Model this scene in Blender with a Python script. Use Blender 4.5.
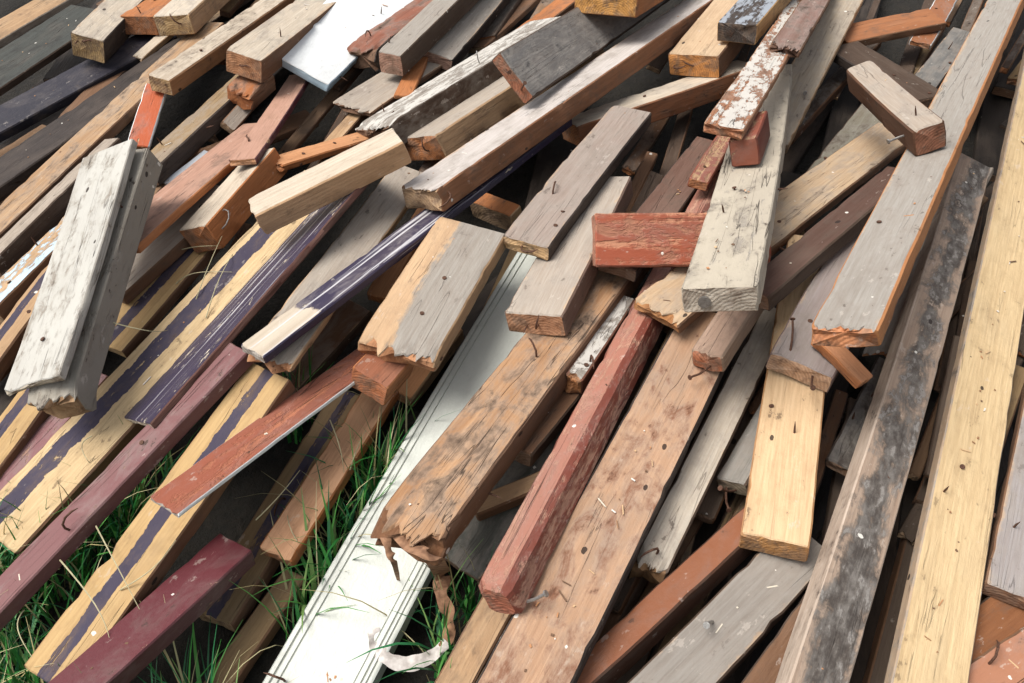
import bpy, math, random
import numpy as np
from mathutils import Vector, Matrix, noise

random.seed(7)
scene = bpy.context.scene
for o in list(bpy.data.objects):
    bpy.data.objects.remove(o)
COL = scene.collection

# ------------------------------------------------------------------ camera
IW, IH, FPX = 1024, 683, 800.0
PITCH, SLOPE, HC = math.radians(30), math.radians(18), 1.10
cam_d = bpy.data.cameras.new('camera')
cam_d.sensor_fit = 'HORIZONTAL'; cam_d.sensor_width = 36.0
cam_d.lens = FPX / IW * 36.0
cam_d.clip_start = 0.02; cam_d.clip_end = 300
cam = bpy.data.objects.new('camera', cam_d)
cam.location = (0, 0, HC)
cam.rotation_euler = (math.radians(90) - PITCH, 0, 0)
COL.objects.link(cam)
scene.camera = cam

# ------------------------------------------------------------------ sky, sun, exposure
SUN_EL, SUN_AZ = math.radians(58), math.radians(244)     # azimuth clockwise from +Y: from the left, a little behind the camera
w = bpy.data.worlds.new('World'); scene.world = w; w.use_nodes = True
nt = w.node_tree
sky = nt.nodes.new('ShaderNodeTexSky'); sky.sky_type = 'NISHITA'; sky.sun_disc = False
sky.sun_elevation = SUN_EL; sky.sun_rotation = SUN_AZ
sky.air_density = 1.0; sky.dust_density = 4.0
hs = nt.nodes.new('ShaderNodeHueSaturation'); hs.inputs['Saturation'].default_value = 0.30
nt.links.new(sky.outputs[0], hs.inputs['Color'])
bg = nt.nodes['Background']; bg.inputs[1].default_value = 0.085
nt.links.new(hs.outputs[0], bg.inputs[0])
sd = bpy.data.lights.new('sun', 'SUN'); sd.energy = 1.5; sd.angle = math.radians(35); sd.color = (1.0, 0.96, 0.90)
sun = bpy.data.objects.new('sun', sd); COL.objects.link(sun)
to_sun = Vector((math.sin(SUN_AZ) * math.cos(SUN_EL), math.cos(SUN_AZ) * math.cos(SUN_EL), math.sin(SUN_EL)))
sun.rotation_euler = to_sun.to_track_quat('Z', 'Y').to_euler()
scene.view_settings.view_transform = 'Standard'
scene.view_settings.look = 'None'
scene.view_settings.gamma = 1.0
scene.view_settings.exposure = 1.05
scene.render.engine = 'CYCLES'
scene.cycles.max_bounces = 5; scene.cycles.diffuse_bounces = 2; scene.cycles.glossy_bounces = 2

# ------------------------------------------------------------------ pile frame and projection
CAM = np.array([0, 0, HC])
C_F = np.array([0, math.cos(PITCH), -math.sin(PITCH)])
C_R = np.array([1.0, 0, 0])
C_U = np.array([0, math.sin(PITCH), math.cos(PITCH)])
PO = np.array([0, 0.825, 0.0])                      # a point of the bank under the pile
PV = np.array([0, math.cos(SLOPE), math.sin(SLOPE)])  # up the bank
PN = np.array([0, -math.sin(SLOPE), math.cos(SLOPE)])  # normal of the bank
PU = np.array([1.0, 0, 0])

def ray(px):
    return C_F + C_R * ((px[0] - IW / 2) / FPX) + C_U * ((IH / 2 - px[1]) / FPX)
def at(px, h):
    d = ray(px)
    return CAM + d * ((h - (CAM - PO) @ PN) / (d @ PN))
def project(p):
    q = p - CAM; z = q @ C_F
    return np.array([IW / 2 + FPX * (q @ C_R) / z, IH / 2 - FPX * (q @ C_U) / z])
def jac(p, v):
    e = 1e-4
    return (project(p + v * e) - project(p - v * e)) / (2 * e)

# heights of the pile, over a grid on the bank
GR, U0, V0, NU, NV = 0.008, -3.6, -1.6, 900, 900
def pile_base():
    uu, vv = np.meshgrid(U0 + np.arange(NU) * GR, V0 + np.arange(NV) * GR, indexing='ij')
    P = PO + uu[..., None] * PU + vv[..., None] * PV - CAM
    z = np.maximum(P @ C_F, 0.2)
    x = IW / 2 + FPX * (P @ C_R) / z; y = IH / 2 - FPX * (P @ C_U) / z
    f1 = np.clip((640 - 0.6 * x - y) / 200, 0, 1); f2 = np.clip((x - 440) / 150, 0, 1)
    return 0.15 * np.maximum(f1, f2)
BASE = pile_base()
HM = BASE.copy()             # the buried lower layers thicken away from the grass

def norm(v): return v / np.linalg.norm(v)

def pose(pl, hA, hB):
    A, B = at(pl['A'], hA), at(pl['F'], hB)
    X = norm(B - A)
    e1 = norm(np.cross(PN, X)); e2 = np.cross(X, e1)
    dpx = np.array(pl['NL'], float) - np.array(pl['NR'], float)
    roll = pl['roll']
    if roll is None:
        M = np.column_stack([jac(A, e1), jac(A, e2)])
        a, b = np.linalg.solve(M, dpx)
        phi = math.atan2(b, a)
        cap = math.radians(pl['cap'])
        if abs(phi) > cap:
            phi = math.copysign(cap, phi) if abs(phi) < math.pi / 2 else 0.0
            pl['clamped'] = True
    else:
        phi = math.radians(roll)
    W = math.cos(phi) * e1 + math.sin(phi) * e2
    ax = jac(A, X); ax = ax / np.linalg.norm(ax)
    cr = lambda p, q: p[0] * q[1] - p[1] * q[0]
    wid = abs(cr(dpx, ax)) / max(1e-6, abs(cr(jac(A, W), ax)))
    N = np.cross(X, W)
    if 't' in pl:
        th = pl['t']
    else:
        th = pl['th'] / max(np.linalg.norm(jac(A, N)), 0.35 * FPX / 2.0)
    pl['phi'] = math.degrees(phi)
    return A, X, W, N, float(np.linalg.norm(B - A)), wid, th

def cells(A, X, W, N, L, wid, th):
    cs = []
    for x in (0, L):
        for y in (-wid / 2, wid / 2):
            for z in (0, -th):
                p = A + X * x + W * y + N * z - PO
                cs.append((p @ PU, p @ PV))
    cs = np.array(cs)
    i0, j0 = np.floor((cs.min(0) - (U0, V0)) / GR).astype(int)
    i1, j1 = np.ceil((cs.max(0) - (U0, V0)) / GR).astype(int)
    i0, j0 = max(i0, 0), max(j0, 0); i1, j1 = min(i1, NU - 1), min(j1, NV - 1)
    if i1 <= i0 or j1 <= j0: return None
    ii, jj = np.meshgrid(np.arange(i0, i1 + 1), np.arange(j0, j1 + 1), indexing='ij')
    ii, jj = ii.ravel(), jj.ravel()
    P = PO + np.outer(U0 + ii * GR, PU) + np.outer(V0 + jj * GR, PV) - A
    lo = np.full(len(ii), -9.0); hi = np.full(len(ii), 9.0)
    for d, a, b in ((X, 0, L), (W, -wid / 2, wid / 2), (N, -th, 0)):
        c0 = P @ d; k = PN @ d
        if abs(k) < 1e-6: k = 1e-6
        t1, t2 = (a - c0) / k, (b - c0) / k
        lo = np.maximum(lo, np.minimum(t1, t2)); hi = np.minimum(hi, np.maximum(t1, t2))
    m = lo < hi
    if not m.any(): return None
    s = np.clip(((P[m] + np.outer((lo[m] + hi[m]) / 2, PN)) @ X) / L, 0, 1)
    return ii[m], jj[m], lo[m], hi[m], s

def settle(pl):
    """Rest a timber on those already lying there: lowest middle height that clears them, tilt limited."""
    if 'fix' in pl:
        hA, hB = pl['fix']
        g = pose(pl, hA, hB); c = cells(*g)
        if c is not None: pass
        pl['hA'], pl['hB'] = hA, hB
        return g
    hA = hB = 0.06
    tilt = pl.get('tilt', 0.22)
    for it in range(14):
        g = pose(pl, hA, hB)
        A, X, W, N, L, wid, th = g
        c = cells(A + X * L * 0.03, X, W, N, L * 0.94, wid * pl.get('full', 0.72), th)
        if c is None: break
        ii, jj, lo, hi, s = c
        d = HM[ii, jj] - lo + 0.001
        nb = 24
        bi = np.minimum((s * nb).astype(int), nb - 1)
        mx = np.full(nb, -99.0); np.maximum.at(mx, bi, d)
        ss = (np.arange(nb) + 0.5) / nb
        ok = mx > -50
        sv, dv = ss[ok], mx[ok]
        best = None
        k0 = (hB - hA) / L
        for k in np.linspace(-tilt, tilt, 45):
            b = (k - k0) * L
            a = (dv - b * sv).max()
            mid = a + 0.5 * b + 0.02 * abs(k) * L
            if best is None or mid < best[0]: best = (mid, a, b)
        _, a, b = best
        fa = 1.0 if it < 5 else 0.6
        nA, nB = hA + a * fa, hB + (a + b) * fa
        nA, nB = min(max(nA, 0.0), HMAX), min(max(nB, 0.0), HMAX)
        if abs(nA - hA) + abs(nB - hB) < 6e-4: hA, hB = nA, nB; break
        hA, hB = nA, nB
    hA += pl.get('lift', 0.0); hB += pl.get('lift', 0.0)
    g = pose(pl, hA, hB); A, X, W, N, L, wid, th = g
    c = cells(A, X, W, N, L, wid * pl.get('rec', 0.80), th)
    if c is not None:
        ii, jj, lo, hi, s = c
        HM[ii, jj] = np.maximum(HM[ii, jj], hi)
    pl['hA'], pl['hB'] = hA, hB
    return g
HMAX = 0.60

# ------------------------------------------------------------------ colours
def lin(c):
    c = c / 255.0
    return c / 12.92 if c <= 0.04045 else ((c + 0.055) / 1.055) ** 2.4
def C(r, g, b): return (lin(r), lin(g), lin(b), 1.0)
GREY = C(162, 156, 147); WARM = C(178, 167, 153); PALE = C(208, 196, 177); TAN = C(190, 158, 122)
BROWN = C(128, 96, 72); DARK = C(62, 54, 50); ORANGE = C(188, 122, 74); FRESH = C(208, 152, 108)
CREAM = C(222, 196, 152); YEL = C(202, 170, 120); PURP = C(54, 47, 70); MAUVE = C(132, 88, 90)
MAROON = C(86, 36, 44); RED = C(150, 84, 64); BRICK = C(152, 86, 64); WHITE = C(238, 241, 240)
OFFW = C(200, 196, 188); BLACKB = C(44, 42, 52); SLATE = C(112, 112, 110); PINK = C(188, 148, 128)
OLIVE = C(150, 126, 92); MUD = C(84, 68, 56); BLUEW = C(190, 214, 228)

# ------------------------------------------------------------------ materials
class NG:
    def __init__(s, name):
        s.m = bpy.data.materials.new(name); s.m.use_nodes = True
        s.t = s.m.node_tree; s.n = s.t.nodes; s.l = s.t.links
        s.b = s.n['Principled BSDF']
    def new(s, ty, **kw):
        n = s.n.new(ty)
        for k, v in kw.items(): setattr(n, k, v)
        return n
    def put(s, sock, v):
        if hasattr(v, 'is_linked'): s.l.new(v, sock)
        else: sock.default_value = v
    def math(s, op, a, b=0.0, c=None, clamp=False):
        n = s.new('ShaderNodeMath', operation=op, use_clamp=clamp)
        s.put(n.inputs[0], a); s.put(n.inputs[1], b)
        if c is not None: s.put(n.inputs[2], c)
        return n.outputs[0]
    def mix(s, f, a, b, mode='MIX'):
        n = s.new('ShaderNodeMix', data_type='RGBA', blend_type=mode)
        s.put(n.inputs[0], f); s.put(n.inputs[6], a); s.put(n.inputs[7], b)
        return n.outputs[2]
    def ramp(s, v, lo, hi):
        n = s.new('ShaderNodeMapRange', interpolation_type='SMOOTHSTEP')
        s.put(n.inputs[0], v); n.inputs[1].default_value = lo; n.inputs[2].default_value = hi
        return n.outputs[0]
    def lrange(s, v, lo, hi, a, b):
        n = s.new('ShaderNodeMapRange')
        s.put(n.inputs[0], v)
        for i, q in zip((1, 2, 3, 4), (lo, hi, a, b)): n.inputs[i].default_value = q
        return n.outputs[0]
    def coords(s):
        tc = s.new('ShaderNodeTexCoord'); oi = s.new('ShaderNodeObjectInfo')
        off = s.new('ShaderNodeVectorMath', operation='SCALE'); off.inputs[0].default_value = (37.0, 91.0, 53.0)
        s.l.new(oi.outputs['Random'], off.inputs['Scale'])
        ad = s.new('ShaderNodeVectorMath', operation='ADD')
        s.l.new(tc.outputs['Object'], ad.inputs[0]); s.l.new(off.outputs[0], ad.inputs[1])
        s.co, s.rnd, s.obj = ad.outputs[0], oi.outputs['Random'], tc.outputs['Object']
    def scaled(s, sc):
        n = s.new('ShaderNodeVectorMath', operation='MULTIPLY')
        s.l.new(s.co, n.inputs[0]); n.inputs[1].default_value = sc
        return n.outputs[0]
    def noise(s, sc, scale=1.0, detail=4.0, rough=0.55, dist=0.0):
        n = s.new('ShaderNodeTexNoise')
        s.l.new(s.scaled(sc), n.inputs['Vector'])
        n.inputs['Scale'].default_value = scale; n.inputs['Detail'].default_value = detail
        n.inputs['Roughness'].default_value = rough; n.inputs['Distortion'].default_value = dist
        return n.outputs['Fac']
    def attr(s, name, out='Color'):
        n = s.new('ShaderNodeAttribute'); n.attribute_name = name
        return n.outputs[out]
    def bump(s, h, strength, dist, prev=None):
        n = s.new('ShaderNodeBump'); n.inputs['Strength'].default_value = strength
        n.inputs['Distance'].default_value = dist
        s.l.new(h, n.inputs['Height'])
        if prev is not None: s.l.new(prev, n.inputs['Normal'])
        return n.outputs[0]

def wood_material(name, grain=0.35, dirt=0.5, dirt_col=C(92, 80, 70), cracks=0.6, holes=0.6, specks=0.5,
                  paint=None, flake=(0.58, 0.66), flake_col=None, stripe=None, weather=0.0,
                  rough=0.82, blotch=0.35, burn=None, streak=0.0, end=False, chalk=0.0, edge=0.0, bare_to=None, tan_side=None, marks=0.6):
    g = NG(name); g.coords()
    tint = g.attr('tint')
    gr = g.noise((2.2, 46, 46), 1.0, 4.0, 0.66, 0.4)
    fine = g.noise((14, 260, 260), 1.0, 2.0, 0.6)
    big = g.noise((3.5, 11, 11), 1.0, 3.0, 0.6, 0.3)
    big2 = g.noise((9, 17, 17), 1.3, 5.0, 0.70, 0.5)
    wear = g.noise((38, 62, 62), 1.0, 4.0, 0.66)
    # bare wood: grain tone, soft patches
    dk = g.mix(1.0, tint, C(174, 152, 133), 'MULTIPLY')
    col = g.mix(g.lrange(gr, 0.30, 0.70, grain, 0.0), tint, dk)
    col = g.mix(g.lrange(fine, 0.35, 0.65, 0.28, 0.0), col, dk)
    col = g.mix(g.math('MULTIPLY', g.ramp(big, 0.48, 0.66), blotch), col, g.mix(0.55, tint, C(118, 104, 92)))
    uvn = g.new('ShaderNodeUVMap'); uvn.uv_map = 'UVMap'
    suv = g.new('ShaderNodeSeparateXYZ'); g.l.new(uvn.outputs[0], suv.inputs[0])
    if weather:
        col = g.mix(g.math('MULTIPLY', g.ramp(big2, 0.40, 0.62), weather), col, GREY)
    if edge or tan_side:      # bare wood along the rubbed edges
        vv = g.math('ADD', suv.outputs[1], g.lrange(wear, 0.3, 0.7, -0.06, 0.06))
        vv = g.math('ADD', vv, g.lrange(gr, 0.3, 0.7, -0.05, 0.05))
        em = g.math('ABSOLUTE', g.math('SUBTRACT', vv, 0.5))
        em = g.math('MULTIPLY', g.ramp(em, 0.43, 0.52), edge)
        if tan_side: em = g.math('SUBTRACT', 1.0, g.ramp(g.math('ADD', vv, g.lrange(big, 0.3, 0.7, -0.1, 0.1)), tan_side - 0.06, tan_side + 0.06))
        col = g.mix(em, col, g.mix(g.lrange(gr, 0.3, 0.7, 0.4, 0.0), C(204, 172, 136), C(158, 120, 88)))
    bare = col
    height = g.math('ADD', g.math('MULTIPLY', gr, 0.6), g.math('MULTIPLY', fine, 0.4))
    rgh = rough
    if end:      # growth rings on the sawn ends
        sp = g.new('ShaderNodeSeparateXYZ'); g.l.new(g.obj, sp.inputs[0])
        yy = g.math('ADD', sp.outputs[1], g.lrange(g.rnd, 0, 1, -0.06, 0.06))
        zz = g.math('ADD', sp.outputs[2], g.lrange(g.rnd, 0, 1, 0.05, 0.09))
        rr = g.math('SQRT', g.math('ADD', g.math('MULTIPLY', yy, yy), g.math('MULTIPLY', zz, zz)))
        rr = g.math('ADD', rr, g.math('MULTIPLY', big2, 0.012))
        ring = g.math('SINE', g.math('MULTIPLY', rr, 1100.0))
        col = g.mix(g.lrange(ring, -1, 1, 0.0, 0.38), tint, dk)
        col = g.mix(g.math('MULTIPLY', g.ramp(wear, 0.46, 0.70), 0.55), col, C(86, 60, 44))
        col = g.mix(g.math('MULTIPLY', g.ramp(big2, 0.44, 0.60), 0.5), col, C(140, 122, 106))
        height = g.math('ADD', wear, g.math('MULTIPLY', ring, 0.08))
    if paint or stripe:
        under = g.attr('under')
        mask = None
        lay = g.math('ADD', g.math('MULTIPLY', gr, 0.55), g.math('MULTIPLY', wear, 0.45))
        fl = g.math('SUBTRACT', 1.0, g.ramp(lay, flake[0], flake[1]))
        fl2 = g.math('SUBTRACT', 1.0, g.math('MULTIPLY', g.ramp(big2, flake[0] + 0.02, flake[1] + 0.02), 0.9))
        fl = g.math('MULTIPLY', fl, fl2)
        if bare_to:
            fl = g.math('MULTIPLY', fl, g.ramp(g.math('ADD', suv.outputs[0], g.lrange(big2, 0.3, 0.7, -0.02, 0.02)), bare_to, bare_to + 0.012))
        if stripe:
            v = g.math('ADD', suv.outputs[1], g.lrange(g.noise((20, 20, 20), 1.0, 4.0, 0.75), 0.3, 0.7, -0.03, 0.03))
            v = g.math('ADD', v, g.lrange(gr, 0.35, 0.65, -0.02, 0.02))
            mask = 0.0
            for a, b in stripe:
                m1 = g.math('MULTIPLY', g.math('GREATER_THAN', v, a), g.math('LESS_THAN', v, b))
                mask = m1 if mask == 0.0 else g.math('MAXIMUM', mask, m1)
            fl = g.math('MULTIPLY', fl, mask)
            pc = paint
            col = g.mix(fl, bare, g.mix(g.math('MULTIPLY', big2, 0.5), pc, g.mix(0.3, pc, GREY)))
        else:
            pc = g.mix(g.math('MULTIPLY', g.ramp(big, 0.40, 0.70), blotch), tint, g.mix(0.5, tint, C(104, 92, 84)))
            if chalk:
                pc = g.mix(g.math('MULTIPLY', g.ramp(big2, 0.45, 0.68), chalk), pc, g.mix(0.45, pc, C(214, 205, 200)))
            bare2 = g.mix(g.lrange(gr, 0.3, 0.7, grain, 0.0), under, g.mix(1.0, under, C(174, 152, 133), 'MULTIPLY'))
            col = g.mix(fl, bare2, pc)
        height = g.math('ADD', g.math('MULTIPLY', fl, 0.9), g.math('MULTIPLY', height, 0.35))
        rgh = g.lrange(fl, 0, 1, 0.85, rough)
    if streak:
        stx = g.noise((1.3, 75, 75), 1.0, 4.0, 0.7)
        col = g.mix(g.math('MULTIPLY', g.ramp(stx, 0.56, 0.64), streak), col, C(214, 212, 214))
    if burn:
        cen = g.math('ABSOLUTE', g.math('SUBTRACT', g.math('ADD', suv.outputs[1], g.lrange(gr, 0.3, 0.7, -0.06, 0.06)), 0.55))
        m0 = g.math('ADD', g.math('MULTIPLY', g.math('ADD', big, big2), 0.5), g.lrange(cen, 0.10, 0.55, 0.12, -0.06))
        m0 = g.math('ADD', m0, g.lrange(wear, 0.3, 0.7, -0.06, 0.06))
        bm = g.ramp(m0, 0.46, 0.58)
        soot = g.mix(g.ramp(wear, 0.36, 0.66), C(52, 50, 49), C(112, 109, 105))
        soot = g.mix(g.ramp(g.math('ADD', g.math('MULTIPLY', wear, 0.5), g.math('MULTIPLY', big2, 0.5)), 0.54, 0.62), soot, C(170, 168, 164))
        col = g.mix(g.math('MULTIPLY', bm, 0.9), col, soot)
    if dirt:
        dm = g.math('MULTIPLY', g.ramp(g.math('ADD', g.math('MULTIPLY', big2, 0.7), g.math('MULTIPLY', wear, 0.3)), 0.47, 0.66), dirt)
        col = g.mix(dm, col, dirt_col)
    if marks:
        mk = g.math('ADD', wear, g.lrange(big2, 0.3, 0.7, -0.10, 0.12))
        col = g.mix(g.math('MULTIPLY', g.ramp(mk, 0.67, 0.73), g.math('MULTIPLY', g.lrange(g.rnd, 0, 1, 0.15, 1.0), marks)), col, C(58, 44, 36))
        lt = g.math('ADD', g.math('SUBTRACT', 1.0, wear), g.lrange(big, 0.3, 0.7, 0.10, -0.12))
        col = g.mix(g.math('MULTIPLY', g.ramp(lt, 0.66, 0.72), marks * 0.45), col, C(212, 202, 190))
        col = g.mix(g.lrange(big, 0.30, 0.70, 0.22, 0.0), col, g.mix(1.0, col, C(158, 146, 140), 'MULTIPLY'))
    if cracks and not end:
        ck = g.noise((1.6, 36, 36), 1.0, 3.0, 0.5, 0.6)
        line = g.math('ABSOLUTE', g.math('SUBTRACT', ck, 0.5))
        cl = g.math('MULTIPLY', g.math('SUBTRACT', 1.0, g.ramp(line, 0.0, 0.007)), g.ramp(big, 0.50, 0.58))
        cl = g.math('MULTIPLY', cl, cracks)
        col = g.mix(g.math('MULTIPLY', cl, 0.75), col, C(56, 44, 36))
        height = g.math('SUBTRACT', height, g.math('MULTIPLY', cl, 2.0))
    if holes:
        vo = g.new('ShaderNodeTexVoronoi'); vo.inputs['Scale'].default_value = 1.0
        g.l.new(g.scaled((14, 24, 24)), vo.inputs['Vector'])
        sepc = g.new('ShaderNodeSeparateColor'); g.l.new(vo.outputs['Color'], sepc.inputs[0])
        hm = g.math('MULTIPLY', g.math('LESS_THAN', vo.outputs['Distance'], g.lrange(wear, 0.3, 0.7, 0.06, 0.12)),
                    g.math('GREATER_THAN', sepc.outputs[0], 1.0 - 0.22 * holes))
        col = g.mix(g.math('MULTIPLY', hm, 0.9), col, C(40, 30, 26))
    if specks:
        vo = g.new('ShaderNodeTexVoronoi'); vo.inputs['Scale'].default_value = 1.0
        g.l.new(g.scaled((26, 26, 26)), vo.inputs['Vector'])
        sepc = g.new('ShaderNodeSeparateColor'); g.l.new(vo.outputs['Color'], sepc.inputs[0])
        sm = g.math('MULTIPLY', g.math('LESS_THAN', vo.outputs['Distance'], g.lrange(wear, 0.3, 0.7, 0.03, 0.15)),
                    g.math('GREATER_THAN', sepc.outputs[1], 1.0 - 0.14 * specks))
        col = g.mix(g.math('MULTIPLY', sm, 0.85), col, C(222, 218, 208))
    g.l.new(col, g.b.inputs['Base Color'])
    g.put(g.b.inputs['Roughness'], rgh)
    g.b.inputs['Specular IOR Level'].default_value = 0.35
    n2 = g.bump(g.math('ADD', height, g.math('MULTIPLY', wear, 0.7)), 0.75, 0.003)
    g.l.new(n2, g.b.inputs['Normal'])
    return g.m

M = {
    'wood': wood_material('aged wood'),
    'damp': wood_material('damp dark wood', grain=0.3, dirt=0.6, dirt_col=C(30, 25, 22), marks=0.0, specks=0.3, holes=0.3, rough=0.7),  # wood colour darkened to imitate the shade deep between planks
    'dusty': wood_material('dusty grey wood', grain=0.20, dirt=0.30, dirt_col=C(124, 108, 96), weather=0.35, cracks=0.4, edge=0.6, blotch=0.25),
    'dusty_half': wood_material('dusty grey wood, bare along one side', grain=0.20, dirt=0.25, dirt_col=C(124, 108, 96), cracks=0.4, tan_side=0.36, edge=0.6),
    'tipped': wood_material('scuffed purple paint, bare tip', paint=True, flake=(0.60, 0.64), dirt=0.1, streak=0.8, cracks=0.2, rough=0.68, blotch=0.5, bare_to=0.12, chalk=0.5, marks=0.9),
    'clean': wood_material('yellow wood', grain=0.20, dirt=0.22, dirt_col=C(120, 92, 62), cracks=0.3, holes=0.9, blotch=0.25),
    'rotten': wood_material('rotten wood', grain=0.75, dirt=0.8, dirt_col=C(72, 56, 44), cracks=1.0, weather=0.35),
    'stain': wood_material('stained dark wood', grain=0.4, dirt=0.75, dirt_col=C(66, 66, 68), weather=0.6, cracks=0.4),
    'stained_tan': wood_material('brown stained wood', grain=0.35, dirt=0.9, dirt_col=C(122, 74, 48), cracks=0.4, holes=1.6, specks=1.0, weather=0.30, marks=0.4, blotch=0.8),
    'worn_red': wood_material('worn red paint', paint=True, flake=(0.50, 0.62), dirt=0.45, dirt_col=C(110, 70, 58), chalk=0.35, cracks=0.8, rough=0.65, marks=0.9, blotch=0.6, specks=1.0),
    'burnt': wood_material('scorched wood', grain=0.35, dirt=0.5, burn=(0.50, 0.60), cracks=0.5, specks=1.2),
    'paint': wood_material('worn paint', paint=True, flake=(0.60, 0.66), dirt=0.3, chalk=0.30, cracks=0.7, rough=0.6, marks=0.8),
    'solid': wood_material('sound paint', paint=True, flake=(0.64, 0.68), dirt=0.2, chalk=0.12, cracks=0.0, holes=0.2, rough=0.5, blotch=0.2),
    'flaky': wood_material('flaking paint', paint=True, flake=(0.50, 0.56), dirt=0.5, chalk=0.2, cracks=0.8, rough=0.7),
    'white': wood_material('white gloss paint', paint=True, flake=(0.74, 0.78), dirt=0.08, cracks=0.0, holes=0.25, specks=0.0, rough=0.38, blotch=0.04, grain=0.0, marks=0.12),
    'whitewash': wood_material('weathered whitewash', paint=True, flake=(0.54, 0.66), dirt=0.6, dirt_col=C(136, 126, 112), cracks=1.0, holes=1.2, rough=0.85, blotch=0.5, marks=0.8),
    'scuffed': wood_material('scuffed purple paint', paint=True, flake=(0.60, 0.64), dirt=0.1, streak=0.75, cracks=0.0, rough=0.5, blotch=0.2),
    'stripe': wood_material('yellow wood with a purple band', paint=PURP, stripe=[(0.18, 0.47)], flake=(0.60, 0.64), dirt=0.3, dirt_col=C(130, 104, 76), cracks=0.5, grain=0.25),
    'stripe_mid': wood_material('yellow wood with a middle purple band', paint=PURP, stripe=[(0.36, 0.62)], flake=(0.61, 0.66), dirt=0.3, dirt_col=C(130, 104, 76), cracks=0.5, grain=0.25),
    'end': wood_material('sawn end', end=True, dirt=0.35, dirt_col=C(84, 62, 48), holes=0.3, specks=0.2),
    'end_rot': wood_material('broken end', end=False, grain=0.9, dirt=0.8, dirt_col=C(70, 48, 34), holes=0.6, cracks=1.0),
}
def simple_material(name, col, rough, metal=0.0, var=0.25, scale=60):
    g = NG(name); g.coords()
    n = g.noise((scale, scale, scale), 1.0, 4.0)
    c2 = (col[0] * 0.35, col[1] * 0.3, col[2] * 0.28, 1)
    g.l.new(g.mix(g.lrange(n, 0.35, 0.65, 0.0, var), col, c2), g.b.inputs['Base Color'])
    g.b.inputs['Roughness'].default_value = rough; g.b.inputs['Metallic'].default_value = metal
    g.l.new(g.bump(n, 0.3, 0.002), g.b.inputs['Normal'])
    return g.m
M['rust'] = simple_material('rusty nail', C(104, 74, 58), 0.75, 0.35, 0.7, 300)
M['steel'] = simple_material('dull steel', C(168, 166, 162), 0.45, 0.8, 0.5, 300)
M['bark'] = simple_material('dry curled strip', C(164, 124, 94), 0.85, 0.0, 0.8, 90)
M['chalk'] = simple_material('white peeled strip', C(214, 208, 202), 0.7, 0.0, 0.6, 70)

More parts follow.
